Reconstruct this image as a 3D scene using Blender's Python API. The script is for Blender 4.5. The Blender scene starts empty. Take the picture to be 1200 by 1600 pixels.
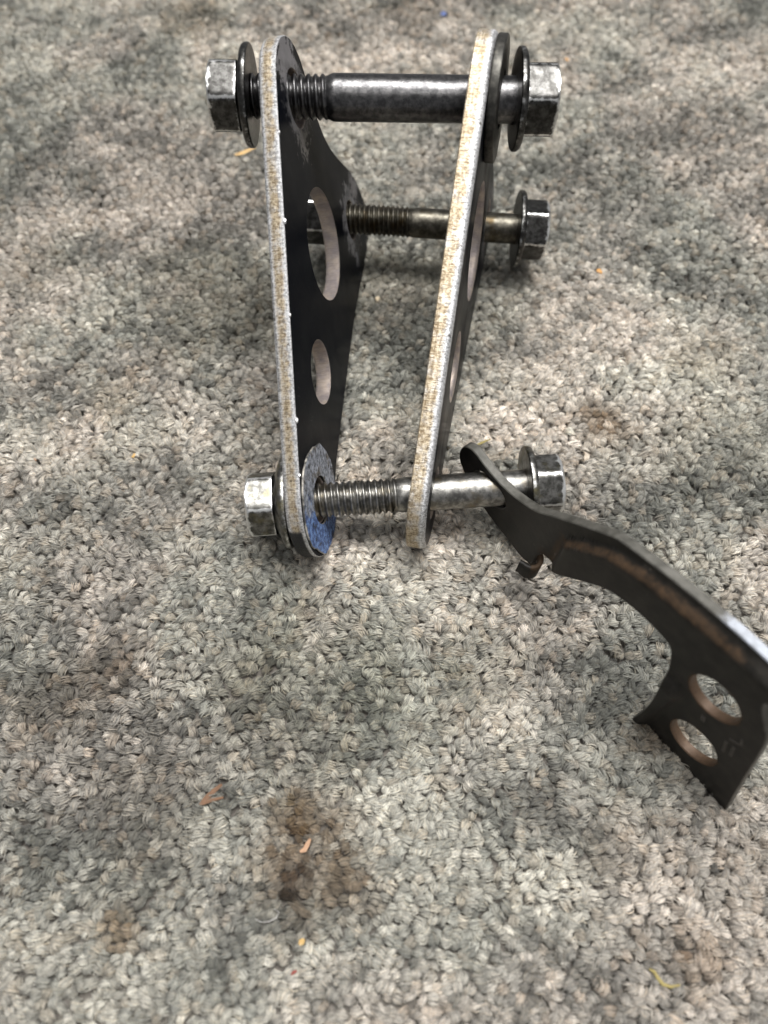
import bpy, bmesh, math
import numpy as np
from mathutils import Vector, Matrix
from mathutils.geometry import delaunay_2d_cdt

MM = 0.001
rng = np.random.default_rng(7)
scene = bpy.context.scene
COL = scene.collection

# ------------------------------------------------------------------ camera
PITCH = math.radians(63.0)
CAM_H = 247.0                       # millimetres above the pile
FPX = 1208.0                        # focal length in pixels of a 1200 x 1600 frame
cam_data = bpy.data.cameras.new("camera")
cam = bpy.data.objects.new("camera", cam_data)
COL.objects.link(cam)
cam.location = (0, 0, CAM_H * MM)
cam.rotation_euler = (math.radians(90) - PITCH, 0, 0)
cam_data.sensor_fit = 'VERTICAL'
cam_data.sensor_height = 34.6
cam_data.sensor_width = 34.6
cam_data.lens = 34.6 * FPX / 1600.0
cam_data.clip_start = 0.005
cam_data.clip_end = 20.0
cam_data.dof.use_dof = True
cam_data.dof.focus_distance = 0.262
cam_data.dof.aperture_fstop = 6.8
scene.camera = cam

# ------------------------------------------------------------------ light
world = bpy.data.worlds.new("World")
scene.world = world
world.use_nodes = True
bg = world.node_tree.nodes["Background"]
bg.inputs[0].default_value = (0.97, 0.98, 1.0, 1)
bg.inputs[1].default_value = 0.27

def area_lamp(name, loc, target, sx, sy, power, color):
    d = bpy.data.lights.new(name, 'AREA')
    d.shape = 'RECTANGLE'; d.size = sx; d.size_y = sy
    d.energy = power; d.color = color
    o = bpy.data.objects.new(name, d)
    COL.objects.link(o)
    o.location = loc
    o.rotation_euler = (Vector(target) - Vector(loc)).to_track_quat('-Z', 'Y').to_euler()
    return o

area_lamp("ceiling_lamp", (0.16, 0.50, 1.7), (0.0, 0.22, 0.0), 1.25, 0.66, 52.0, (1.0, 0.985, 0.965))
area_lamp("front_rim_fill", (-0.08, -0.46, 1.7), (0.0, 0.2, 0.0), 1.2, 0.3, 4.5, (1.0, 0.985, 0.965))  # unseen lamp on the camera side, added to brighten the plate rims

scene.cycles.use_adaptive_sampling = True
scene.cycles.adaptive_threshold = 0.035
scene.cycles.max_bounces = 4
scene.cycles.diffuse_bounces = 2
scene.cycles.caustics_reflective = False
scene.cycles.caustics_refractive = False
scene.view_settings.view_transform = 'Standard'
scene.view_settings.look = 'None'
scene.view_settings.exposure = 0.0
scene.view_settings.gamma = 1.0

# ------------------------------------------------------------------ helpers
CAMP = np.array([0, 0, CAM_H]); RT = np.array([1.0, 0, 0])
FW = np.array([0, math.cos(PITCH), -math.sin(PITCH)])
UPV = np.array([0, math.sin(PITCH), math.cos(PITCH)])

def ray(px, py):
    return FW + RT * (px - 600) / FPX + UPV * (800 - py) / FPX
def at_depth(px, py, d):
    return CAMP + d * ray(px, py)
def on_floor(px, py, z=0.0):
    r = ray(px, py)
    return CAMP + r * ((CAM_H - z) / -r[2])

def unit(v):
    v = np.asarray(v, float)
    return v / np.linalg.norm(v)
def smooth(t):
    t = np.clip(t, 0, 1)
    return t * t * (3 - 2 * t)

def frame_matrix(origin_mm, ex, ey, ez):
    m = Matrix.Identity(4)
    for i, a in enumerate((ex, ey, ez)):
        for k in range(3):
            m[k][i] = float(a[k])
    for k in range(3):
        m[k][3] = float(origin_mm[k]) * MM
    return m

def link_mesh(name, verts_mm, faces, mats, parent=None, mat_index=None, smooth_angle=35, attrs=None):
    me = bpy.data.meshes.new(name)
    me.from_pydata([tuple(float(c) * MM for c in v) for v in verts_mm], [], faces)
    for m in mats:
        me.materials.append(m)
    if mat_index is not None:
        me.polygons.foreach_set("material_index", mat_index)
    bm = bmesh.new(); bm.from_mesh(me)
    bmesh.ops.recalc_face_normals(bm, faces=bm.faces)
    bm.to_mesh(me); bm.free()
    me.polygons.foreach_set("use_smooth", [True] * len(me.polygons))
    me.set_sharp_from_angle(angle=math.radians(smooth_angle))
    if attrs:
        for k, vals in attrs.items():
            a = me.attributes.new(k, 'FLOAT', 'POINT')
            a.data.foreach_set("value", np.asarray(vals, np.float32))
    me.update()
    o = bpy.data.objects.new(name, me)
    COL.objects.link(o)
    if parent is not None:
        o.parent = parent
    return o

def tag(o, label, cat, group=None):
    o["label"] = label; o["category"] = cat
    if group:
        o["group"] = group
    return o

def empty(name, matrix):
    o = bpy.data.objects.new(name, None)
    o.empty_display_size = 0.01
    COL.objects.link(o)
    o.matrix_world = matrix
    return o

def catmull(ctrl, step=1.0):
    P = np.array(ctrl, float); n = len(P); out = []
    for i in range(n):
        p0, p1, p2, p3 = P[i - 1], P[i], P[(i + 1) % n], P[(i + 2) % n]
        k = max(2, int(np.linalg.norm(p2 - p1) / step))
        for j in range(k):
            t = j / k
            a = .5 * ((2 * p1) + (-p0 + p2) * t + (2 * p0 - 5 * p1 + 4 * p2 - p3) * t * t + (-p0 + 3 * p1 - 3 * p2 + p3) * t ** 3)
            out.append(a)
    out = np.array(out)
    x, y = out[:, 0], out[:, 1]
    if (x * np.roll(y, -1) - y * np.roll(x, -1)).sum() < 0:
        out = out[::-1]
    return out

def circle(cx, cy, rx, ry=None, k=48):
    ry = ry or rx
    a = np.linspace(0, 2 * np.pi, k, endpoint=False)
    return np.c_[cx + rx * np.cos(a), cy + ry * np.sin(a)]

def offset_loop(P, d):                      # CCW loop, positive d moves inwards
    t = np.roll(P, -1, 0) - np.roll(P, 1, 0)
    t /= np.linalg.norm(t, axis=1)[:, None] + 1e-9
    return P + d * np.c_[-t[:, 1], t[:, 0]]

def inside(P, q):
    x, y = q
    a, b = P, np.roll(P, -1, 0)
    c = ((a[:, 1] > y) != (b[:, 1] > y))
    with np.errstate(divide='ignore', invalid='ignore'):
        xi = (b[:, 0] - a[:, 0]) * (y - a[:, 1]) / (b[:, 1] - a[:, 1]) + a[:, 0]
    return bool((c & (x < xi)).sum() % 2)

def slab(outline, holes, profile, mapf, spacing=None, hole_mat=1):
    """Sheet with holes: profile = [(depth, inset)...]; returns verts, faces, material index (0 face, 1 cut edge)."""
    loops0 = [(outline, 1.0)] + [(h, -1.0) for h in holes]
    V, F, MI = [], [], []
    ring_ids = []
    for (d, ins) in profile:
        ids = []
        for L, s in loops0:
            Q = offset_loop(L, s * ins)
            ids.append(list(range(len(V), len(V) + len(Q))))
            V += [mapf(q[0], q[1], d) for q in Q]
        ring_ids.append(ids)
    for a, b in zip(ring_ids[:-1], ring_ids[1:]):
        for li, (la, lb) in enumerate(zip(a, b)):
            n = len(la)
            for i in range(n):
                j = (i + 1) % n
                F.append((la[i], la[j], lb[j], lb[i])); MI.append(1 if li == 0 else hole_mat)
    for lev in (0, len(profile) - 1):
        d, ins = profile[lev]
        Ls = [offset_loop(L, s * ins) for L, s in loops0]
        pts, edges, ids = [], [], []
        for L, gl in zip(Ls, ring_ids[lev]):
            b = len(pts)
            pts += [Vector((float(q[0]), float(q[1]))) for q in L]
            ids += gl
            edges += [(b + i, b + (i + 1) % len(L)) for i in range(len(L))]
        if spacing:
            lo, hi = Ls[0].min(0), Ls[0].max(0)
            for gx in np.arange(lo[0], hi[0], spacing):
                for gy in np.arange(lo[1], hi[1], spacing):
                    q = (gx + .31, gy + .17)
                    if inside(Ls[0], q) and not any(inside(h, q) for h in Ls[1:]):
                        if min(np.min(np.hypot(L[:, 0] - q[0], L[:, 1] - q[1])) for L in Ls) > spacing * .45:
                            pts.append(Vector(q)); ids.append(len(V)); V.append(mapf(q[0], q[1], d))
        vo, eo, fo, ov, oe, of = delaunay_2d_cdt(pts, edges, [], 0, 1e-5)
        m = {}
        for i, o in enumerate(ov):
            if o:
                m[i] = ids[o[0]]
            else:
                m[i] = len(V); V.append(mapf(vo[i][0], vo[i][1], d))
        for f in fo:
            c = sum((np.array(vo[i]) for i in f), np.zeros(2)) / len(f)
            if inside(Ls[0], c) and not any(inside(h, c) for h in Ls[1:]):
                F.append(tuple(m[i] for i in f)); MI.append(0)
    return V, F, MI

def lathe(profile, k=64, closed=False):
    """profile = [(x, r)...] spun about the x axis."""
    V, F = [], []
    a = np.linspace(0, 2 * np.pi, k, endpoint=False)
    for x, r in profile:
        V += [(x, r * math.cos(t), r * math.sin(t)) for t in a]
    n = len(profile)
    for i in range(n if closed else n - 1):
        i2 = (i + 1) % n
        for j in range(k):
            j2 = (j + 1) % k
            F.append((i * k + j, i * k + j2, i2 * k + j2, i2 * k + j))
    return V, F

# ------------------------------------------------------------------ materials
class NT:
    def __init__(self, name):
        self.m = bpy.data.materials.new(name); self.m.use_nodes = True
        self.t = self.m.node_tree; self.n = self.t.nodes; self.l = self.t.links
        self.b = self.n["Principled BSDF"]
    def new(self, typ, **kw):
        o = self.n.new(typ)
        for k, v in kw.items():
            setattr(o, k, v)
        return o
    def put(self, sock, v):
        if isinstance(v, bpy.types.NodeSocket):
            self.l.new(v, sock)
        else:
            sock.default_value = v
    def coords(self, scale=(1, 1, 1), kind='Object'):
        c = self.new('ShaderNodeTexCoord'); mp = self.new('ShaderNodeMapping')
        self.l.new(c.outputs[kind], mp.inputs[0]); mp.inputs['Scale'].default_value = scale
        return mp.outputs[0]
    def noise(self, scale, detail=4, rough=.6, co=None, stretch=(1, 1, 1)):
        t = self.new('ShaderNodeTexNoise')
        self.l.new(co if co is not None else self.coords(stretch), t.inputs['Vector'])
        t.inputs['Scale'].default_value = scale; t.inputs['Detail'].default_value = detail
        t.inputs['Roughness'].default_value = rough
        return t.outputs['Fac']
    def math(self, op, a, b=0.0, c=None):
        o = self.new('ShaderNodeMath', operation=op)
        self.put(o.inputs[0], a); self.put(o.inputs[1], b)
        if c is not None:
            self.put(o.inputs[2], c)
        return o.outputs[0]
    def ramp(self, fac, lo, hi, v0=0.0, v1=1.0):
        o = self.new('ShaderNodeMapRange', interpolation_type='SMOOTHSTEP')
        self.put(o.inputs[0], fac); o.inputs[1].default_value = lo; o.inputs[2].default_value = hi
        o.inputs[3].default_value = v0; o.inputs[4].default_value = v1
        return o.outputs[0]
    def mix(self, fac, a, b, blend='MIX'):
        o = self.new('ShaderNodeMix', data_type='RGBA', blend_type=blend)
        self.put(o.inputs[0], fac)
        for s, v in ((o.inputs[6], a), (o.inputs[7], b)):
            self.put(s, v if isinstance(v, bpy.types.NodeSocket) else (*v, 1) if len(v) == 3 else v)
        return o.outputs[2]
    def mixf(self, fac, a, b):
        o = self.new('ShaderNodeMix', data_type='FLOAT')
        self.put(o.inputs[0], fac); self.put(o.inputs[2], a); self.put(o.inputs[3], b)
        return o.outputs[0]
    def attr(self, name, kind='GEOMETRY'):
        o = self.new('ShaderNodeAttribute', attribute_name=name, attribute_type=kind)
        return o
    def bump(self, h, strength=.3, dist=.0002):
        o = self.new('ShaderNodeBump')
        o.inputs['Strength'].default_value = strength; o.inputs['Distance'].default_value = dist
        self.put(o.inputs['Height'], h)
        self.l.new(o.outputs[0], self.b.inputs['Normal'])
    def near(self, x, y, ):
        """distance in mm from the point (x, y) mm in the object's own plane"""
        c = self.new('ShaderNodeTexCoord'); s = self.new('ShaderNodeSeparateXYZ')
        self.l.new(c.outputs['Object'], s.inputs[0])
        dx = self.math('MULTIPLY_ADD', s.outputs[0], 1000.0, -x)
        dy = self.math('MULTIPLY_ADD', s.outputs[1], 1000.0, -y)
        return self.math('SQRT', self.math('ADD', self.math('MULTIPLY', dx, dx), self.math('MULTIPLY', dy, dy))), dx, dy
    def out(self, color, rough, metal=0.0, spec=.5):
        self.put(self.b.inputs['Base Color'], color if isinstance(color, bpy.types.NodeSocket) else (*color, 1))
        self.put(self.b.inputs['Roughness'], rough); self.put(self.b.inputs['Metallic'], metal)
        self.b.inputs['Specular IOR Level'].default_value = spec
        return self.m

def steel(name, dark, light, rough, wear_col, wear_gain=1.0, tint=None, stretch=(1, 1, 1), scratch=.25):
    """oily used steel; the vertex attribute 'wear' bares the corners"""
    t = NT(name)
    n1 = t.noise(420, 5, .65, stretch=stretch); n2 = t.noise(1900, 3, .7, stretch=stretch)
    c = t.mix(t.ramp(n1, .35, .68), dark, light)
    if tint:
        c = t.mix(t.ramp(t.noise(150, 4, .6), .5, .7), c, tint)
    w = t.attr('wear').outputs['Fac']
    wf = t.ramp(t.math('ADD', t.math('MULTIPLY', w, wear_gain), t.math('MULTIPLY_ADD', n1, 1.5, -.95)), .25, .62)
    c = t.mix(wf, c, wear_col)
    r = t.math('MULTIPLY_ADD', n2, .3, rough - .13)
    t.bump(t.math('ADD', n2, t.math('MULTIPLY', n1, 1.5)), scratch, .00012)
    return t.out(c, r, 1.0)

M_FAR = steel("black_oxide_steel", (.07, .069, .071), (.17, .166, .166), .30, (.72, .72, .72), .9, stretch=(1, 1, 1))
M_NEAR = steel("worn_zinc_steel", (.15, .147, .138), (.40, .39, .365), .36, (.85, .85, .84), 1.0, tint=(.22, .19, .14))
M_MID = steel("oily_brown_steel", (.06, .055, .045), (.15, .14, .115), .36, (.45, .43, .40), .7, tint=(.075, .055, .03))
M_HEAD = steel("used_hex_steel", (.036, .035, .033), (.105, .103, .099), .33, (.70, .70, .69), .86)
M_ZHEAD = steel("zinc_hex_steel", (.10, .098, .09), (.30, .295, .28), .36, (.85, .85, .84), 1.0, tint=(.20, .18, .11))
M_WASH = steel("dark_washer_steel", (.05, .049, .045), (.11, .105, .095), .45, (.3, .29, .27), .6)

# black painted plate face, worn round the bolt holes (own coordinates: x along the plate, y across)
def plate_paint(name, spots):
    t = NT(name)
    base = t.mix(t.ramp(t.noise(60, 5, .6), .45, .75), (.004, .0048, .0075), (.009, .0095, .0115))
    n = t.noise(330, 5, .7); n2 = t.noise(90, 3, .5)
    sc = t.math('MULTIPLY', t.ramp(t.noise(1.0, 2, .5, stretch=(120, 2400, 2400)), .66, .72), t.ramp(n2, .5, .62))
    sc2 = t.math('MULTIPLY', t.ramp(t.noise(1.0, 2, .5, stretch=(2000, 160, 2000)), .68, .73), t.ramp(n2, .52, .40))
    dust = t.math('MULTIPLY', t.ramp(t.noise(1300, 2, .5), .68, .74), .5)
    base = t.mix(t.math('MAXIMUM', t.math('MULTIPLY', t.math('MAXIMUM', sc, sc2), .6), dust), base, (.075, .072, .07))
    col, rgh, met = base, t.math('MULTIPLY_ADD', n2, .18, .24), 0.0
    for (x, y, r0, r1, c, amt) in spots:
        d, dx, dy = t.near(x, y)
        dn = t.math('ADD', d, t.math('MULTIPLY_ADD', n, 34.0, -17.0))
        m = t.math('MULTIPLY', t.ramp(dn, (r0 + r1) / 2 + 1.4, (r0 + r1) / 2 - 1.4), amt)
        m = t.math('MULTIPLY', m, t.ramp(n2, .30, .55, .35, 1.0))
        col = t.mix(m, col, c); rgh = t.mixf(m, rgh, .5); met = t.mixf(m, met, .35)
    t.bump(t.math('ADD', t.noise(900, 3, .6), n), .12, .00015)
    return t.out(col, rgh, met, .035)

M_PAINT = plate_paint("black_plate_paint", [
    (129.6, 0, 9, 15, (.17, .165, .17), .75), (138, -8, 5, 13, (.30, .29, .30), .75), (118, 5, 2, 6, (.24, .225, .21), .8), (108.5, 62, 9, 16, (.24, .235, .24), .8),
    (124, 68, 2, 9, (.25, .24, .24), .7), (97, 70, 1, 6, (.3, .3, .32), .7)])

def cut_steel(name, z0, z1, brass=1.0, black_end=False):
    t = NT(name)
    fine = t.noise(1.0, 3, .7, stretch=(2100, 2100, 260)); blot = t.noise(260, 5, .65); grit = t.noise(1500, 3, .7)
    c = t.new('ShaderNodeTexCoord'); s = t.new('ShaderNodeSeparateXYZ')
    t.l.new(c.outputs['Object'], s.inputs[0])
    z = t.math('MULTIPLY', s.outputs[2], 1000.0)
    zz = t.math('ADD', t.math('ADD', z, t.math('MULTIPLY_ADD', blot, 2.4, -1.2)), t.math('MULTIPLY_ADD', fine, 1.6, -.8))
    band = t.math('MULTIPLY', t.ramp(zz, z0 - .5, z0 + .9), t.ramp(zz, z1 + .5, z1 - .9))
    lines = t.noise(1.0, 2, .6, stretch=(28, 28, 1500))
    mixn = t.math('MULTIPLY_ADD', grit, .46, t.math('MULTIPLY_ADD', fine, .34, t.math('MULTIPLY', lines, .20)))
    gold = t.mix(t.ramp(mixn, .42, .58), (.24, .18, .11), (.62, .53, .39))
    silver = t.mix(t.ramp(mixn, .41, .57), (.30, .30, .30), (.76, .76, .77))
    col = t.mix(t.math('MULTIPLY', band, t.ramp(blot, .28, .56, .3 * brass, 1.0 * brass)), silver, gold)
    pit = t.ramp(t.noise(520, 2, .5), .69, .74)
    col = t.mix(t.math('MULTIPLY', pit, .8), col, (.10, .085, .07))
    met = .85
    if black_end:
        x = t.math('MULTIPLY_ADD', s.outputs[0], 1000.0, t.math('MULTIPLY_ADD', blot, 6.0, -3.0))
        k = t.math('MULTIPLY', t.ramp(x, -8.0, -10.0), t.ramp(z, .7, 1.3))
        col = t.mix(k, col, (.012, .012, .013)); met = t.mixf(k, .85, 0.0)
    t.bump(t.math('ADD', fine, t.math('MULTIPLY', grit, .6)), .55, .00035)
    return t.out(col, t.math('MULTIPLY_ADD', blot, .25, .42), met)

M_CUT_L = cut_steel("laser_cut_edge_left", 1.1, 4.4, 1.0, True)
M_CUT_R = cut_steel("laser_cut_edge_right", 1.9, 7.5, 1.0)
t = NT("pinkish_bore")
fine = t.noise(1.0, 3, .7, stretch=(2100, 2100, 300)); bl = t.noise(200, 4, .6)
t.bump(fine, .5, .0003)
M_BORE = t.out(t.mix(t.ramp(bl, .35, .7), t.mix(fine, (.20, .17, .17), (.42, .37, .36)), t.mix(fine, (.34, .26, .19), (.62, .54, .48))), .5, .55)

def bracket_paint():
    t = NT("bracket_brown_black_paint")
    n = t.noise(170, 6, .65); n2 = t.noise(700, 4, .7)
    base = t.mix(t.ramp(n, .35, .7), (.014, .013, .0115), (.034, .031, .027))
    rust = t.attr('rust').outputs['Fac']
    rf = t.math('MULTIPLY', t.ramp(t.math('ADD', rust, t.math('ADD', t.math('MULTIPLY_ADD', n, 1.3, -.75), t.math('MULTIPLY_ADD', n2, .7, -.35))), .25, .95), .62)
    rc = t.mix(n2, (.055, .031, .016), (.12, .07, .036))
    col = t.mix(rf, base, rc)
    sp = t.ramp(t.noise(260, 2, .4), .73, .77)
    col = t.mix(t.math('MULTIPLY', sp, .5), col, (.16, .14, .12))
    t.bump(t.math('ADD', n2, n), .2, .0002)
    return t.out(col, t.mixf(rf, t.math('MULTIPLY_ADD', n, .3, .28), .7), 0.0, .16)
M_BR = bracket_paint()

def bracket_edge():
    t = NT("bracket_sheared_edge")
    n = t.noise(300, 5, .65); n2 = t.noise(1200, 3, .6)
    bare = t.attr('bare').outputs['Fac']; rust = t.attr('rust').outputs['Fac']
    c = t.mix(t.ramp(n, .3, .7), (.055, .053, .045), (.13, .125, .11))
    c = t.mix(t.ramp(rust, .4, .9), c, t.mix(n2, (.07, .042, .026), (.17, .11, .07)))
    f = t.ramp(t.math('ADD', bare, t.math('MULTIPLY_ADD', n2, .6, -.3)), .35, .8)
    c = t.mix(t.math('MULTIPLY', f, t.ramp(n, .3, .6, .45, 1.0)), c, (.34, .36, .40))
    t.bump(n2, .3, .0002)
    return t.out(c, t.math('MULTIPLY_ADD', n, .25, .36), t.mixf(f, .35, .85))
M_BRE = bracket_edge()

def washer_blue():
    t = NT("blue_stained_washer")
    n = t.noise(160, 6, .7); n2 = t.noise(520, 5, .75); n3 = t.noise(330, 3, .6)
    d, dx, dy = t.near(0, 0)
    grey = t.mix(t.ramp(n2, .40, .62), (.14, .15, .17), (.46, .49, .56))
    grey = t.mix(t.ramp(n, .52, .66), grey, (.20, .17, .13))
    blue = t.mix(t.ramp(n2, .42, .60), (.05, .085, .22), (.21, .34, .64))
    low = t.math('ADD', t.math('MULTIPLY', dx, -1.0), t.math('MULTIPLY_ADD', n, 44.0, -23.0))
    col = t.mix(t.ramp(low, -2.5, 3.0), grey, blue)
    col = t.mix(t.math('MULTIPLY', t.ramp(n3, .56, .62), .85), col, (.03, .03, .035))
    t.bump(t.math('ADD', n2, n), .8, .0006)
    return t.out(col, .6, .12)
M_BLUE = washer_blue()
t = NT("washer_cream_rim")
M_RIM = t.out(t.mix(t.ramp(t.noise(130, 5, .7), .42, .60), (.06, .06, .06), (.52, .49, .43)), .55, .3)

# ------------------------------------------------------------------ carpet
def vnoise(x, y, cell, seed):
    r = np.random.default_rng(seed)
    G = r.random((256, 256))
    X, Y = x / cell + 100, y / cell + 100
    i, j = np.floor(X).astype(int), np.floor(Y).astype(int)
    fx, fy = smooth(X - i), smooth(Y - j)
    g = lambda a, b: G[a % 256, b % 256]
    return (g(i, j) * (1 - fx) + g(i + 1, j) * fx) * (1 - fy) + (g(i, j + 1) * (1 - fx) + g(i + 1, j + 1) * fx) * fy

def fbm(x, y, cell, seed, octs=3):
    s, a, tot = 0, 1, 0
    for k in range(octs):
        s = s + a * vnoise(x, y, cell / 2 ** k, seed + k); tot += a; a *= .55
    return s / tot

def carpet_height(x, y):
    return 1.3 * (fbm(x, y, 70, 51, 2) - .5)

X0, X1, Y0, Y1 = -400, 400, -200, 680
# backing sheet
gx = np.linspace(X0 - 25, X1 + 25, 60); gy = np.linspace(Y0 - 25, Y1 + 25, 60)
V = [(x, y, -2.9) for y in gy for x in gx]
F = [(r * 60 + c, r * 60 + c + 1, (r + 1) * 60 + c + 1, (r + 1) * 60 + c) for r in range(59) for c in range(59)]
t = NT("carpet_backing")
M_BACK = t.out(t.mix(t.noise(900, 3, .6), (.15, .135, .115), (.25, .23, .205)), .95, 0, .1)
carpet = link_mesh("carpet", V, F, [M_BACK])
carpet["kind"] = "structure"

def yarn_material():
    t = NT("heather_loop_yarn")
    tc = t.attr('tuft_color', 'INSTANCER').outputs['Color']
    fc = t.attr('fibre').outputs['Color']
    m = t.out(t.mix(1.0, tc, fc, 'MULTIPLY'), .85, 0, .2)
    t.b.inputs['Sheen Weight'].default_value = .15
    t.b.inputs['Sheen Roughness'].default_value = .5
    return m
M_YARN = yarn_material()

def make_tuft(seed):
    r = np.random.default_rng(seed)
    nf, ns, sides = 42, 7, 3
    V, F, A = [], [], []
    squash = r.uniform(.85, 1.15); lean = r.normal(0, .35)
    lots = np.array([[1.36, 1.34, 1.32], [1.14, 1.12, 1.10], [.94, .94, .94], [.70, .70, .71], [1.13, 1.05, .95]])
    for f in range(nf):
        rad = math.sqrt(r.random()); ph = r.random() * 2 * np.pi
        tw = r.uniform(.2, 1.4) * 1.3
        col = lots[r.choice(5, p=[.2, .28, .25, .15, .12])] * r.normal(1, .1)
        fz = f >= nf - 6
        fr = .055 if fz else r.uniform(.12, .21)
        stray = fz or r.random() < .1
        t0, t1 = math.radians(r.uniform(-35, 10)), math.radians(r.uniform(170, 215))
        pts = []
        jit = r.normal(0, .2, 3); wob = r.uniform(0, 6.28)
        for s in range(ns + 1):
            q = s / ns; a = t0 + (t1 - t0) * q
            p2 = ph + tw * (q - .5) * 2
            cy, cr = 1.75 * rad * math.cos(p2) * squash, 1.05 * rad * math.sin(p2)
            R1, R2 = 1.45 + cr, 2.4 + cr
            k = math.sin(np.pi * q)
            if stray:
                g_ = 1.6 if fz else 1.0
                R2 += .6 * k * g_; R1 += .45 * k * g_; cy += jit[0] * 5 * k * g_
            pts.append(np.array([R1 * math.cos(a) + lean * k, cy + .22 * math.sin(5 * q + wob), R2 * math.sin(a) - 3.3]) + jit * k)
        pts = np.array(pts)
        for s in range(ns + 1):
            tg = unit(pts[min(s + 1, ns)] - pts[max(s - 1, 0)])
            n1 = unit(np.cross(tg, [0.05, 1, 0.02])); n2 = np.cross(tg, n1)
            for k in range(sides):
                b = 2 * np.pi * k / sides
                V.append(pts[s] + fr * (math.cos(b) * n1 + math.sin(b) * n2)); A.append((*col, 1))
        b0 = f * (ns + 1) * sides
        for s in range(ns):
            for k in range(sides):
                k2 = (k + 1) % sides
                F.append((b0 + s * sides + k, b0 + s * sides + k2, b0 + (s + 1) * sides + k2, b0 + (s + 1) * sides + k))
    me = bpy.data.meshes.new("yarn_loop")
    me.from_pydata([tuple(v * MM) for v in V], [], F)
    me.materials.append(M_YARN)
    me.polygons.foreach_set("use_smooth", [True] * len(F))
    a = me.attributes.new('fibre', 'FLOAT_COLOR', 'POINT'); a.data.foreach_set("color", np.asarray(A, np.float32).ravel())
    return me

NVAR = 12
PX, PY = 3.1, 2.6
cols_, rows_ = int((X1 - X0) / PX), int((Y1 - Y0) / PY)
ii, jj = np.meshgrid(np.arange(cols_), np.arange(rows_))
ii, jj = ii.ravel(), jj.ravel()
N = len(ii)
tx = X0 + (ii + .5 * (jj % 2)) * PX + rng.normal(0, .34, N)
ty = Y0 + jj * PY + rng.normal(0, .26, N)
# the rows wander
tx += 8 * (fbm(tx, ty, 60, 5) - .5); ty += 12 * (fbm(tx, ty, 75, 9) - .5)
tz = carpet_height(tx, ty) + 1.1 + rng.normal(0, .30, N)
yaw = rng.normal(0, .6, N) + 1.2 * (fbm(tx, ty, 28, 77) - .5)
wild = rng.random(N) < .12
yaw[wild] = rng.uniform(-1.6, 1.6, wild.sum())
rot = np.c_[rng.normal(0, .22, N), rng.normal(0, .18, N), yaw]
scl = np.c_[rng.normal(.86, .10, N), rng.normal(.79, .09, N), rng.normal(.78, .07, N)]
var = rng.integers(0, NVAR, N)

# heather colouring: yarn lots, soiled drifts, spill stains, soft darker patches and shade painted between the plates
PAL = np.array([[.67, .635, .59], [.58, .55, .51], [.46, .443, .412], [.345, .338, .318], [.215, .212, .198], [.48, .415, .35]])
tone = fbm(tx * .62 + ty * .12, ty * 1.25 - tx * .15, 30, 21, 3); tone2 = fbm(tx, ty, 9, 31, 2)
key = np.clip((tone - .5) * 1.25 + (tone2 - .5) * .8 + .45 + rng.normal(0, .15, N), 0, .999)
idx = np.clip(key * 4.6, 0, 3.999)
i0 = idx.astype(int); fr_ = (idx - i0)[:, None]
tc = PAL[i0] * (1 - fr_) + PAL[i0 + 1] * fr_
warm = rng.random(N) < .14
tc[warm] = tc[warm] * .5 + PAL[5] * .5
# pinkish and green-grey yarn lots drifting into one another
g = smooth((fbm(tx, ty, 46, 61, 3) - .34) * 3.1)[:, None]
tc = tc * (g * np.array([1.02, .985, .94]) + (1 - g) * np.array([.86, .885, .84]))
tc *= np.clip(rng.normal(1.0, .10, (N, 1)), .5, 1.4)
broad = fbm(tx, ty, 95, 141, 2)
tc *= (1 + .45 * (broad - .5))[:, None]
def stain(px, py, rpx, col, amt, seed):  # multiplies tuft colour: spill stains, darker patches, painted shade
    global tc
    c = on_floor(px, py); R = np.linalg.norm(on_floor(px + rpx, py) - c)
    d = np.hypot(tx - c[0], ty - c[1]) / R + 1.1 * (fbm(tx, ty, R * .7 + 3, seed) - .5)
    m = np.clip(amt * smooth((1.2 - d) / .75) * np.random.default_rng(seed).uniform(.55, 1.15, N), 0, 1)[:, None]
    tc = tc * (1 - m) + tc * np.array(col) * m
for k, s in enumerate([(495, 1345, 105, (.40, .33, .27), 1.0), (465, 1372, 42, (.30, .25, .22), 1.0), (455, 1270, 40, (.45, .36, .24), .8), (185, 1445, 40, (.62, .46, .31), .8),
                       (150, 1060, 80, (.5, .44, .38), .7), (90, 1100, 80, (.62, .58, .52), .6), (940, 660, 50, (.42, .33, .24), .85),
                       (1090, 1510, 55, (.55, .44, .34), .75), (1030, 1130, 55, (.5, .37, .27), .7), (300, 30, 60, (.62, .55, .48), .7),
                       (400, 1050, 90, (.6, .58, .54), .7), (320, 480, 150, (.66, .64, .60), .85), (470, 1060, 170, (.66, .67, .63), .8), (640, 1090, 120, (.72, .73, .70), .7), (620, 440, 110, (.74, .74, .70), .7), (1130, 700, 110, (.8, .79, .76), .7), (240, 1290, 120, (.76, .74, .71), .7),  # includes shade painted between the plates, darker patch beside the left one
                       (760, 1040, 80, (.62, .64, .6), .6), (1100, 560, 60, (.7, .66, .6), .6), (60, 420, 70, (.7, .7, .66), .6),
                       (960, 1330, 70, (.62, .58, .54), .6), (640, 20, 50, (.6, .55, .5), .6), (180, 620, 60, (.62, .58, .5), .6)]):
    stain(*s, 200 + k)  # spill stains, darker patches and the shade painted between the plates
tc = np.clip(tc, .01, .9)

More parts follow.
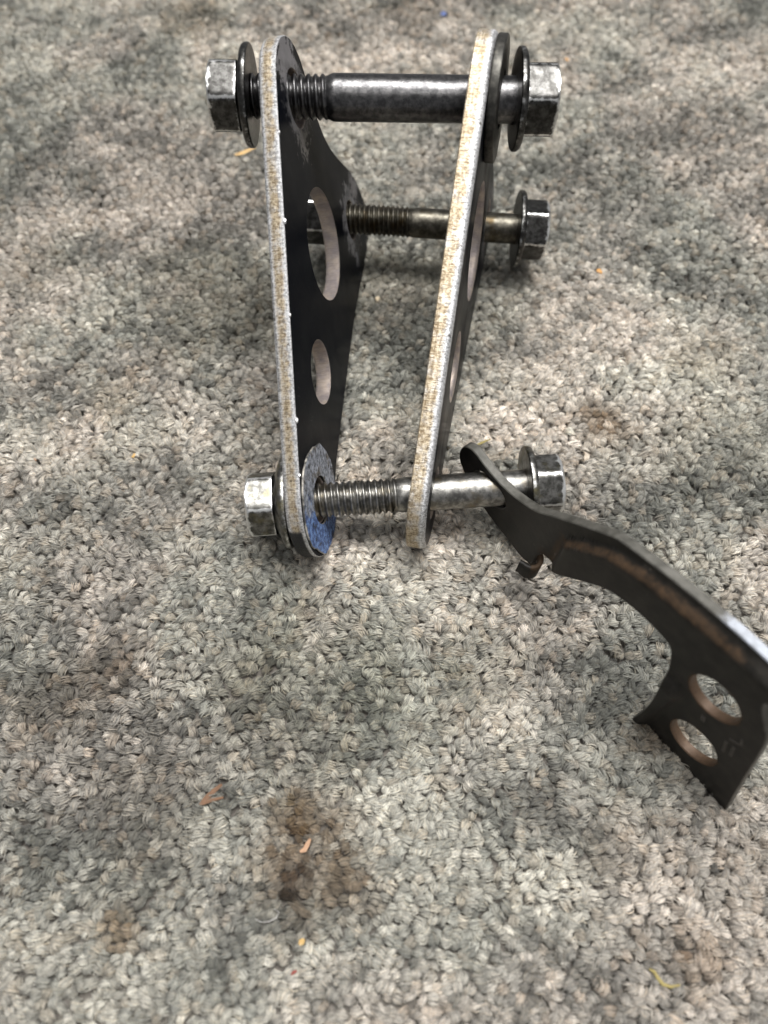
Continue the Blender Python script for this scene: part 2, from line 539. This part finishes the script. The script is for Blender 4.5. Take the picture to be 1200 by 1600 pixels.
pm = bpy.data.meshes.new("loop_pile")
pm.from_pydata(np.c_[tx, ty, tz] * MM, [], [])
for nm, typ, arr in (("rot", 'FLOAT_VECTOR', rot), ("scl", 'FLOAT_VECTOR', scl)):
    a = pm.attributes.new(nm, typ, 'POINT'); a.data.foreach_set("vector", arr.astype(np.float32).ravel())
a = pm.attributes.new("tuft_color", 'FLOAT_COLOR', 'POINT')
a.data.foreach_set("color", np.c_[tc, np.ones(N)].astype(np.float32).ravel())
a = pm.attributes.new("variant", 'INT', 'POINT'); a.data.foreach_set("value", var.astype(np.int32))
pile = bpy.data.objects.new("loop_pile", pm)
COL.objects.link(pile)
pile.parent = carpet
pile["kind"] = "stuff"

ng = bpy.data.node_groups.new("loop_pile", 'GeometryNodeTree')
ng.interface.new_socket("Geometry", in_out='INPUT', socket_type='NodeSocketGeometry')
ng.interface.new_socket("Geometry", in_out='OUTPUT', socket_type='NodeSocketGeometry')
gi, go = ng.nodes.new('NodeGroupInput'), ng.nodes.new('NodeGroupOutput')
join = ng.nodes.new('GeometryNodeJoinGeometry')
def named(nm, typ):
    o = ng.nodes.new('GeometryNodeInputNamedAttribute'); o.data_type = typ; o.inputs[0].default_value = nm
    return o.outputs[0]
nrot, nscl, nvar = named("rot", 'FLOAT_VECTOR'), named("scl", 'FLOAT_VECTOR'), named("variant", 'INT')
for k in range(NVAR):
    tob = bpy.data.objects.new("yarn_loop", make_tuft(100 + k))
    oi = ng.nodes.new('GeometryNodeObjectInfo'); oi.inputs['Object'].default_value = tob
    oi.inputs['As Instance'].default_value = True
    cmp_ = ng.nodes.new('FunctionNodeCompare'); cmp_.data_type = 'INT'; cmp_.operation = 'EQUAL'
    ng.links.new(nvar, cmp_.inputs[2]); cmp_.inputs[3].default_value = k
    iop = ng.nodes.new('GeometryNodeInstanceOnPoints')
    ng.links.new(gi.outputs[0], iop.inputs['Points'])
    ng.links.new(cmp_.outputs[0], iop.inputs['Selection'])
    ng.links.new(oi.outputs['Geometry'], iop.inputs['Instance'])
    ng.links.new(nrot, iop.inputs['Rotation']); ng.links.new(nscl, iop.inputs['Scale'])
    ng.links.new(iop.outputs[0], join.inputs[0])
ng.links.new(join.outputs[0], go.inputs[0])
pile.modifiers.new("pile", 'NODES').node_group = ng

# ------------------------------------------------------------------ the two plates
OUTLINE = catmull([(0, -19), (10, -19), (40, -19), (80, -19), (115, -19), (128, -18.8), (136, -17.3), (142.3, -13), (146, -6.5), (146.8, 0), (144.8, 6.5),
                   (141, 12), (135.8, 17.6), (131.2, 24.5), (128.4, 32), (127.3, 41), (127.6, 52), (128.2, 63), (127, 74), (123.5, 83.5), (117.5, 90),
                   (110, 91.8), (102.5, 88.8), (93, 79.5), (82.6, 70), (70, 60), (56.7, 50.8), (36, 37.5), (21.4, 28.2), (8, 20.8),
                   (-2, 18.7), (-9.5, 16.4), (-15.5, 11), (-18.8, 3.5), (-18.6, -5), (-15, -12), (-8.5, -17)], 1.3)
HOLES = [circle(0, 0, 7.4), circle(129.6, 0, 8.6), circle(108.5, 62.2, 7.4), circle(89, 22.3, 18.7, k=72), circle(43.3, 10.2, 10.7)]

def flat(u, w, d):
    return (u, w, d)

def build_plate(name, origin, u, w, thick, roll_far, cut_mat):
    z = np.cross(u, w)
    if roll_far:      # rounded rim on the z = thick side
        prof = [(0, .35), (.35, 0), (thick - 1.3, 0), (thick - .65, .2), (thick - .2, .6), (thick, 1.2)]
    else:             # rounded rim on the z = 0 side
        prof = [(0, 1.5), (.25, .75), (.75, .22), (1.5, 0), (thick - .35, 0), (thick, .35)]
    V, F, MI = slab(OUTLINE, HOLES, prof, flat, hole_mat=2)
    o = link_mesh(name, V, F, [M_PAINT, cut_mat, M_BORE], mat_index=MI, smooth_angle=40)
    o.matrix_world = frame_matrix(origin, u, w, z)
    return o

NL, FL, ML = at_depth(499, 781, 259), at_depth(463, 152, 249), at_depth(549, 342, 311)
uL = unit(FL - NL); bL = ML - NL; wL = unit(bL - (bL @ uL) * uL)
plate_l = build_plate("steel_plate", NL, uL, wL, 5.7, True, M_CUT_L)
tag(plate_l, "flat black-painted plate showing its whole inner face with two lightening holes", "plate", "pair of matching steel plates")

NR, FR = at_depth(679, 770, 259), at_depth(768, 156, 249)
uR = unit(FR - NR)
base = unit(np.cross(uR, [0, 0, 1.0]))
wn = np.cross(uR, base); wn = -wn if wn[2] > 0 else wn
ROLL = math.radians(4.2)
wR = math.cos(ROLL) * wn + math.sin(ROLL) * base
plate_r = build_plate("steel_plate", NR, uR, wR, 6.2, False, M_CUT_R)
tag(plate_r, "plate seen almost edge-on with a wide bright rim, nearer the bolt heads", "plate", "pair of matching steel plates")

# small burrs left along the inner corner of the left plate's rim
BURR = link_mesh  # plain alias, keeps the loop below short
t = NT("bright_burr"); M_BURR = t.out((.8, .8, .8), .35, .8)
for k, (bu, bz, br) in enumerate([(86, -.15, .75), (58, -.1, .5), (26, -.2, .8), (9, -.1, .55), (112, -.1, .45)]):
    bmv = bmesh.new(); bmesh.ops.create_icosphere(bmv, subdivisions=2, radius=br)
    vs = [(bu + v.co.x * 1.3, -18.9 + v.co.y * .6 + .12 * math.sin(9 * v.co.x), bz + v.co.z * .8) for v in bmv.verts]
    fs = [tuple(v.index for v in f.verts) for f in bmv.faces]; bmv.free()
    link_mesh("burr", vs, fs, [M_BURR], parent=plate_l)

# ------------------------------------------------------------------ bolts, nuts, washers
def axis_frame(pl, pr):
    ex = unit(pr - pl)
    ez = unit(np.array([0, 0, 1.0]) - ex[2] * ex)
    ey = np.cross(ez, ex)
    return ex, ey, ez

def hex_mesh(af, x0, x1, sgn, elev, bore=None):
    """hexagon prism with chamfered top and rounded corners; elev = elevation of one flat's normal, seen from -y"""
    per = 16; k = per * 6
    R6 = af / math.sqrt(3)
    L = abs(x1 - x0)
    xs = [0, .25, .7, 1.3, 2.2, L * .4, L * .6, L - 2.4, L - 1.7, L - 1.2, L - .8, L - .45, L - .18, L]
    V, F, W = [], [], []
    for q in xs:
        lim = af / 2 * .93 + 1.9 * math.sqrt(max(0, L - q)) * .9
        for j in range(k):
            th = 2 * np.pi * j / k
            loc = ((th + np.pi / 6) % (np.pi / 3)) - np.pi / 6
            rh = (af / 2) / math.cos(loc)
            rr = min(rh - .10 * math.exp(-q / .5), R6 * .958, lim)
            c = math.pi - math.radians(elev) + th
            V.append((sgn * q + x0, rr * math.cos(c), rr * math.sin(c)))
            dc = max(0, R6 / 2 - abs(af / 2 * math.tan(loc)))
            W.append(max(math.exp(-dc / 1.0), math.exp(-max(0, L - q - .6) / 1.2), .75 * math.exp(-q / .9)))
    for i in range(len(xs) - 1):
        for j in range(k):
            F.append((i * k + j, i * k + (j + 1) % k, (i + 1) * k + (j + 1) % k, (i + 1) * k + j))
    # end face: dish or bore
    last = (len(xs) - 1) * k
    if bore:
        rings = [(L - .05, bore + 1.2), (L - 1.0, bore), (0.2, bore)]
    else:
        rings = [(L - .05, af * .36), (L - .7, af * .32), (L - .7, .3)]
    prev = last
    for q, rr in rings:
        b = len(V)
        for j in range(k):
            c = math.pi - math.radians(elev) + 2 * np.pi * j / k
            V.append((sgn * q + x0, rr * math.cos(c), rr * math.sin(c))); W.append(.1)
        for j in range(k):
            F.append((prev + j, prev + (j + 1) % k, b + (j + 1) % k, b + j))
        prev = b
    return V, F, W

def flange_mesh(rf, rin, xb, sgn, h, rtop):
    prof = [(xb + .35 * sgn, rin), (xb, rin + 1.5), (xb, rf - .5), (xb + .3 * sgn, rf - .1), (xb + .9 * sgn, rf), (xb + 1.7 * sgn, rf - .15),
            (xb + 2.3 * sgn, rf - .7), (xb + h * .75 * sgn, rtop + .6), (xb + h * sgn, rtop - .8), (xb + h * sgn, rin)]
    V, F = lathe(prof, 72, True)
    W = [(.0, .05, .3, .55, .5, .35, .1, .0, 0, 0)[i // 72] for i in range(len(V))]
    return V, F, W

def thread_mesh(r, pitch, x0, x1):
    steps = 9; k = 40
    depth = .62 * pitch
    n = int((x1 - x0) / pitch * steps)
    V, F = [], []
    for i in range(n + 1):
        x = x0 + (x1 - x0) * i / n
        for j in range(k):
            th = 2 * np.pi * j / k
            ph = ((x / pitch) - th / (2 * np.pi)) % 1.0
            tri = 1 - abs(2 * ph - 1)
            f = min(1.0, max(0.0, (tri - .06) / .74))
            taper = smooth(min((x - x0) / 1.5, 1.0)) * smooth(min((x1 - x) / 1.2, 1.0))
            rr = r - depth * .66 * (1 - f) * (.35 + .65 * taper) - (1 - taper) * .25
            V.append((x, rr * math.cos(th), rr * math.sin(th)))
    for i in range(n):
        for j in range(k):
            F.append((i * k + j, i * k + (j + 1) % k, (i + 1) * k + (j + 1) % k, (i + 1) * k + j))
    F.append(tuple(range(k))); F.append(tuple(n * k + j for j in range(k)))
    return V, F

def zeros(V):
    return [0.0] * len(V)

def make_bolt(name, pl, pr, dia, thread_r, pitch, thread_x, body_mat, head_mat, af, rf, fl_h, head_l, x_bear, elev, x_tip):
    """axis from pixel-derived point pl to pr; x runs in mm from pl"""
    ex, ey, ez = axis_frame(pl, pr)
    root = empty(name, frame_matrix(pl, ex, ey, ez))
    r = dia / 2
    V, F = lathe([(thread_x, .4), (thread_x, thread_r - .7), (thread_x + 1.2, thread_r - .25), (thread_x + 2.4, r - .05), (thread_x + 3.2, r), (x_bear + .2, r), (x_bear + .4, .4)], 64)
    link_mesh("shank", V, F, [body_mat], root, attrs={'wear': zeros(V)})
    V, F = thread_mesh(thread_r, pitch, x_tip, thread_x + .6)
    link_mesh("thread", V, F, [body_mat], root, smooth_angle=60, attrs={'wear': zeros(V)})
    V, F, W = flange_mesh(rf, r * .6, x_bear, 1, fl_h, af / 2)
    link_mesh("flange", V, F, [head_mat], root, attrs={'wear': W})
    V, F, W = hex_mesh(af, x_bear + fl_h - .4, x_bear + fl_h + head_l, 1, elev)
    link_mesh("hex_head", V, F, [head_mat], root, attrs={'wear': W})
    return root

def make_nut(name, pl, pr, x_bear, af, rf, fl_h, head_l, bore, mat, elev):
    ex, ey, ez = axis_frame(pl, pr)
    root = empty(name, frame_matrix(pl + ex * x_bear, ex, ey, ez))
    V, F, W = flange_mesh(rf, bore, 0, -1, fl_h, af / 2)
    link_mesh("flange", V, F, [mat], root, attrs={'wear': W})
    V, F, W = hex_mesh(af, -fl_h + .4, -fl_h - head_l, -1, elev, bore)
    link_mesh("hex_body", V, F, [mat], root, attrs={'wear': W})
    return root

def xmm(px, px0, d):
    return (px - px0) * d / FPX

# far bolt
fl_, fr_pt = at_depth(345, 150, 249), at_depth(846, 157, 249)
o = make_bolt("flange_bolt", fl_, fr_pt, 14.0, 6.7, 2.25, xmm(509, 345, 249), M_FAR, M_HEAD, 20.8, 15.2, 3.2, 9.6, xmm(804, 345, 249), 66, -3.0)
tag(o, "thickest bolt with dark smooth shank, at the raised far end of both plates", "bolt", "flange bolts through the plates")
o = make_nut("flange_nut", fl_, fr_pt, xmm(395, 345, 249), 20.4, 15.2, 4.2, 8.8, 6.3, M_HEAD, 64)
tag(o, "loose flange nut standing off the plate at the raised far end", "nut", "flange nuts on the bolts")
# middle bolt
ml_, mr_pt = at_depth(549, 342, 311), at_depth(840, 360, 311)
o = make_bolt("flange_bolt", ml_, mr_pt, 11.6, 5.9, 1.9, xmm(640, 549, 311), M_MID, M_HEAD, 20.6, 14.8, 3.0, 9.0, xmm(806, 549, 311), 44, -16.0)
tag(o, "thin brownish bolt low under the plates in the middle, close to the carpet", "bolt", "flange bolts through the plates")
o = make_nut("flange_nut", ml_, mr_pt, -6.6, 19.0, 13.0, 3.8, 8.0, 5.4, M_HEAD, 44)
tag(o, "flange nut half hidden behind the black plate, glimpsed through its large hole", "nut", "flange nuts on the bolts")
# near bolt
nl_, nr_pt = at_depth(405, 788, 259), at_depth(858, 758, 259)
o = make_bolt("flange_bolt", nl_, nr_pt, 11.9, 5.9, 2.1, xmm(618, 405, 259), M_NEAR, M_ZHEAD, 18.9, 13.8, 3.0, 8.6, xmm(821, 405, 259), 53, -.6)
tag(o, "bright silvery bolt with long threads nearest the camera, passing through the dark arm", "bolt", "flange bolts through the plates")
o = make_nut("flange_nut", nl_, nr_pt, xmm(454, 405, 259), 20.0, 15.6, 5.2, 8.6, 5.5, M_ZHEAD, 82)
tag(o, "flange nut with shining top flat tight against the near end of the black plate", "nut", "flange nuts on the bolts")

def washer(name, origin, ex, ey, ez, ro, ri, thick, mats, label, ragged=False):
    b_ = min(.4, thick * .3)
    prof = [(0, b_), (b_ * .7, .06), (b_ * 1.2, 0), (thick - b_ * 1.2, 0), (thick - b_ * .7, .06), (thick, b_)]
    if ragged:
        aa = np.linspace(0, 2 * np.pi, 120, endpoint=False)
        rr = ro - .3 + .7 * np.sin(3 * aa + 1) * np.sin(2 * aa + .4) + .35 * np.sin(7.0 * aa + 2) * np.sin(aa + 1) + .3 * np.sin(13 * aa) * np.sin(4 * aa + 2) + np.random.default_rng(4).normal(0, .09, 120)
        ring = np.c_[rr * np.cos(aa), rr * np.sin(aa)]
    else:
        ring = circle(0, 0, ro, k=80)
    V, F, MI = slab(ring, [circle(0, 0, ri, k=48)], prof, flat)
    o = link_mesh(name, V, F, mats, mat_index=MI, attrs={'wear': zeros(V)})
    o.matrix_world = frame_matrix(origin, ex, ey, ez)
    return tag(o, label, "washer")

zL = np.cross(uL, wL); zR = np.cross(uR, wR)
washer("washer", NL - zL * .75, uL, wL, zL, 18.5, 8.0, .7, [M_BLUE, M_RIM],
       "grey washer with blue paint residue on the inner face of the black plate", True)
washer("washer", FR - zR * 3.25, uR, wR, zR, 18.6, 8.4, 3.2, [M_WASH, M_WASH],
       "thick dark washer between the far bolt's head and the edge-on plate")

# ------------------------------------------------------------------ dark arm bracket
gA, gB = on_floor(1008, 1130), on_floor(1134, 1269)
eB = unit(gB - gA)
nB = np.cross([0, 0, 1.0], eB); nB = -nB if nB[0] > 0 else nB
nB = unit(nB + np.array([0, 0, .06]))
vB = np.cross(nB, eB); vB = -vB if vB[2] < 0 else vB

def crease_v(E):
    return np.interp(E, [-60, -54, -48, -39.6, -31.6, -20.7, -11.6, -4.4, 5, 40], [30, 38.5, 46.5, 54.6, 58.4, 61, 62.8, 64.2, 65.5, 66])
def joggle(E, V):
    rec = np.maximum(smooth((V - crease_v(E)) / 4.0 + .5), smooth((-51 - E) / 3.2))
    return -2.5 * smooth((-55 - E) / 20) - 3.0 * rec + 2.8 * smooth((1.2 - E) / 3.4) * smooth((36 - V) / 6) * smooth((E + 14) / 3)
def bracket_map(E, V, d):
    return (E, V, float(joggle(E, V)) - d)

BO = catmull([(-102.2, 24.5), (-101.2, 28.3), (-99, 30.6), (-96.3, 31.2), (-91.1, 30), (-86, 29.2), (-81.1, 29.1), (-75, 30.3), (-70.5, 32.4), (-66.5, 35.6), (-61.5, 41.2),
              (-57.1, 46), (-49.7, 52.5), (-41.9, 58.8), (-39.2, 60), (-28.4, 63), (-18.4, 65.2), (-9, 66.8), (-1.9, 67.7), (5.5, 68.3), (16, 69.4), (27, 70.2), (32.5, 68.4), (34, 65), (31, 62.4),
              (24, 61.4), (16, 60.8), (12.6, 59.2), (13, 56.4), (17, 51), (20.4, 45.6), (25.4, 27), (29, 13.5), (32.3, 1.6), (32.6, .3), (31.3, 0), (23, 0), (9.3, 0), (2, 0), (-2.6, .1), (-3.5, .5), (-3.6, 2.5),
              (-3.5, 12), (-4.2, 20), (-5.8, 29), (-8.4, 37), (-10.3, 41.8), (-11.9, 44.4), (-15, 45.5), (-22, 45.3), (-28.6, 43.8), (-34.5, 41), (-39, 36.6), (-44.2, 30.9), (-48, 26.4), (-50.2, 24.4), (-52.4, 23.4), (-54.6, 22.6),
              (-57.6, 21.6), (-59.2, 18), (-59.8, 12), (-61.2, 8.8), (-66.9, 6.2), (-74.4, 6), (-80, 7), (-87, 9), (-94, 12.6), (-99.4, 17.4), (-101.6, 20.6)], 1.0)
BH = [circle(5.2, 42.3, 7.6), circle(11.8, 15.7, 7.8), circle(-86.2, 20.9, 8.0, 6.05)]
V, F, MI = slab(BO, BH, [(0, .3), (.3, 0), (2.9, 0), (3.2, .3)], bracket_map, 1.0)
VA = np.array(V)
rust = np.zeros(len(V)); bare = np.zeros(len(V))
cv = crease_v(VA[:, 0])
rust = np.maximum(rust, .9 * np.exp(-((VA[:, 1] - cv + .6) / 1.9) ** 2) * smooth((VA[:, 0] + 57) / 5) * smooth((12 - VA[:, 0]) / 16))
rust = np.maximum(rust, .8 * np.exp(-((VA[:, 0] + 54.5) / 2.4) ** 2) * smooth((43 - VA[:, 1]) / 4))
rust = np.maximum(rust, .6 * np.exp(-(((VA[:, 0] + 57.5) / 4) ** 2 + ((VA[:, 1] - 22) / 6) ** 2)))
rust = np.maximum(rust, .42 * np.exp(-(((VA[:, 0] - 6) / 9) ** 2 + ((VA[:, 1] - 28) / 6) ** 2)))
for h in BH[:2]:
    c = h.mean(0)
    rust = np.maximum(rust, .95 * (np.hypot(VA[:, 0] - c[0], VA[:, 1] - c[1]) < 8.1))
bare = smooth((VA[:, 0] + 16) / 14) * (VA[:, 1] > 60)
arm = empty("arm_bracket", frame_matrix(gA, eB, vB, nB))
body = link_mesh("sheet_body", V, F, [M_BR, M_BRE], arm, mat_index=MI, smooth_angle=38, attrs={'rust': rust, 'bare': bare})
tag(arm, "bent dark brown-black stamped arm with two holes in its foot, on the near bolt", "bracket")

# strip curled round under the arm
path = [(-62.5, -4.6), (-61, -4.6)]
for b in np.linspace(-90, 90, 13):
    path.append((-59.6 + 2.9 * math.cos(math.radians(b)), -1.7 + 2.9 * math.sin(math.radians(b))))
path += [(-60.6, 1.3), (-61.6, 1.7)]
path = np.array(path); m_ = len(path)
tn = np.gradient(path, axis=0); tn /= np.linalg.norm(tn, axis=1)[:, None]
nn = np.c_[-tn[:, 1], tn[:, 0]]
V, F, RU, BA = [], [], [], []
for i, (p, q) in enumerate(zip(path, nn)):
    a = i / (m_ - 1)
    top, bot = 18.6 - 2.2 * a, 8.4 + 1.6 * a
    for (sd, vv) in ((-.75, bot), (-.75, top - .25), (-.5, top), (.5, top), (.75, top - .25), (.75, bot)):
        c = p + q * sd
        V.append((c[0], vv, c[1])); RU.append(.95 if vv > 15 and a < .75 else .35); BA.append(0)
for i in range(m_ - 1):
    for k in range(6):
        F.append((i * 6 + k, i * 6 + (k + 1) % 6, (i + 1) * 6 + (k + 1) % 6, (i + 1) * 6 + k))
F += [tuple(range(6)), tuple(6 * (m_ - 1) + k for k in range(6))]
link_mesh("hook", V, F, [M_BR], arm, smooth_angle=50, attrs={'rust': RU, 'bare': BA})

# faint raised stamping beside the lower hole
t = NT("stamped_paint"); M_ST = t.out(t.mix(t.noise(400, 3, .5), (.022, .019, .016), (.06, .052, .045)), .5)
def stroke(p, q, w=.55):
    p, q = np.array(p, float), np.array(q, float); tdir = unit(q - p); nrm = np.array([-tdir[1], tdir[0]])
    z0 = float(joggle(*p)) - .05
    lo = [p - nrm * w, q - nrm * w, q + nrm * w, p + nrm * w]; hi = [p + (tdir - nrm) * w * .6, q + (-tdir - nrm) * w * .6, q + (-tdir + nrm) * w * .6, p + (tdir + nrm) * w * .6]
    V = [(*c, z0) for c in lo] + [(*c, z0 + .35) for c in hi]
    F = [(4, 5, 6, 7)] + [(i, (i + 1) % 4, 4 + (i + 1) % 4, 4 + i) for i in range(4)]
    link_mesh("stamped_mark", V, F, [M_ST], arm)
stroke((17.6, 25.5), (15.6, 31.5)); stroke((19.4, 27.0), (17.8, 32.5)); stroke((15.2, 33.4), (18.0, 35.6)); stroke((18.4, 35.6), (17.0, 38.5)); stroke((8.2, 29.0), (7.2, 31.8), .7)

# ------------------------------------------------------------------ litter on the carpet
def litter_mat(name, c1, c2, rough=.6):
    t = NT(name)
    return t.out(t.mix(t.noise(900, 4, .6), c1, c2), rough)
M_STRAW = litter_mat("dry_straw", (.42, .24, .07), (.72, .50, .22))
M_ORANGE = litter_mat("orange_crumb", (.45, .20, .05), (.68, .38, .12))
M_GOLD = litter_mat("gold_flake", (.45, .27, .08), (.70, .50, .22), .35)
M_BARK = litter_mat("bark_splinter", (.13, .075, .045), (.28, .16, .095))
M_PEACH = litter_mat("fresh_wood", (.38, .22, .13), (.62, .40, .26))
M_GRASS = litter_mat("dry_grass", (.24, .21, .075), (.42, .33, .13))
M_BLUEF = litter_mat("blue_plastic", (.03, .06, .22), (.06, .12, .36), .4)
M_PALE = litter_mat("pale_crumb", (.6, .47, .30), (.78, .66, .48))
M_RED = litter_mat("red_fibre", (.25, .06, .05), (.36, .11, .09))
M_HAIR = litter_mat("white_hair", (.55, .53, .5), (.75, .73, .7), .35)

def sliver(name, pxs, width, thick, mat, label, cat, z=1.0, curl=0.0):
    P = np.array([on_floor(x, y, z) for x, y in pxs]); n = len(P); c = P.mean(0)
    V, F = [], []
    for i in range(n):
        tg = unit(P[min(i + 1, n - 1)] - P[max(i - 1, 0)]); sd = unit(np.cross([0, 0, 1.0], tg))
        q = i / (n - 1); w = width * (.25 + .75 * math.sin(math.pi * min(max(q, .06), .94)) ** .7)
        lift = curl * (2 * q - 1) ** 2
        b = P[i] - c
        V += [tuple(b + sd * w + [0, 0, lift]), tuple(b + [0, 0, lift + thick]), tuple(b - sd * w + [0, 0, lift]), tuple(b + [0, 0, lift - thick])]
    for i in range(n - 1):
        for j in range(4):
            F.append((i * 4 + j, i * 4 + (j + 1) % 4, (i + 1) * 4 + (j + 1) % 4, (i + 1) * 4 + j))
    F += [(0, 1, 2, 3), tuple(4 * (n - 1) + j for j in range(4))]
    o = link_mesh(name, V, F, [mat], smooth_angle=30)
    o.location = Vector(c) * MM
    return tag(o, label, cat)

def crumb(name, px, py, size, mat, label, cat, z=.9, squash=.55, seed=1):
    r = np.random.default_rng(seed)
    bmv = bmesh.new(); bmesh.ops.create_icosphere(bmv, subdivisions=2, radius=1)
    V = []
    ax = r.uniform(.65, 1.3, 3)
    for v in bmv.verts:
        d = 1 + .28 * math.sin(3 * v.co.x + seed) * math.cos(2.6 * v.co.y + 2 * seed) + r.normal(0, .07)
        V.append((v.co.x * size * ax[0] * d, v.co.y * size * ax[1] * d, v.co.z * size * squash * d))
    F = [tuple(v.index for v in f.verts) for f in bmv.faces]; bmv.free()
    o = link_mesh(name, V, F, [mat], smooth_angle=25)
    o.location = Vector(on_floor(px, py, z)) * MM
    o.rotation_euler = (0, 0, r.uniform(0, 6))
    return tag(o, label, cat)

sliver("straw_piece", [(367, 243), (376, 240), (386, 236), (399, 231)], 1.2, .3, M_STRAW, "tan straw sliver under the loose nut at the far end", "straw", z=1.3, curl=.4)
crumb("orange_crumb", 885, 94, 1.5, M_ORANGE, "orange crumb right of the far bolt's hex head", "crumb", seed=3)
crumb("blue_fleck", 693, 22, 1.6, M_BLUEF, "blue plastic fleck at the top edge of the carpet", "fleck", seed=5)
sliver("gold_flake", [(468, 1477), (471, 1472), (475, 1467)], 0.85, .25, M_GOLD, "shiny gold flake on the near carpet below the dark stain", "flake", z=1.2)
sliver("bark_splinter", [(313, 1258), (322, 1247), (334, 1236), (347, 1226)], .8, .35, M_BARK, "reddish brown bark splinter left of the dark stain", "splinter", z=1.2, curl=.5)
sliver("bark_splinter", [(316, 1257), (330, 1250), (349, 1246)], .6, .25, M_BARK, "thin brown twig lying against the bark splinter", "twig", z=1.5)
sliver("wood_chip", [(469, 1331), (476, 1328), (480, 1320), (485, 1311)], .75, .3, M_PEACH, "peach wood chip at the edge of the dark stain", "wood chip", z=1.5, curl=.6)
sliver("grass_blade", [(1014, 1514), (1022, 1518), (1028, 1528), (1036, 1538), (1048, 1542), (1062, 1539)], .5, .2, M_GRASS, "curled yellow-green grass blade in the bottom right corner", "grass blade", z=1.6, curl=.3)
sliver("grass_blade", [(741, 697), (752, 692), (766, 686)], .5, .2, M_GRASS, "short olive blade beside the tip of the dark arm", "grass blade", z=1.2)
crumb("pale_crumb", 590, 467, .95, M_PALE, "pale crumb between the two plates", "crumb", seed=8)
crumb("pale_crumb", 209, 712, .85, M_STRAW, "small yellowish crumb on the left carpet below the middle", "crumb", seed=9)
crumb("orange_crumb", 55, 718, .9, M_PEACH, "peach crumb near the left edge of the carpet", "crumb", seed=11)
sliver("red_fibre", [(455, 1523), (459, 1519), (464, 1517)], .45, .25, M_RED, "tiny red fibre below the gold flake", "fibre", z=1.2)
crumb("orange_crumb", 937, 424, 1.1, M_ORANGE, "rusty crumb right of the middle bolt head", "crumb", seed=13)
sliver("hair", [(398, 1436), (408, 1441), (420, 1440), (432, 1434), (436, 1425), (428, 1420)], .13, .13, M_HAIR, "curled white hair at the lower left of the dark stain", "hair", z=1.8)
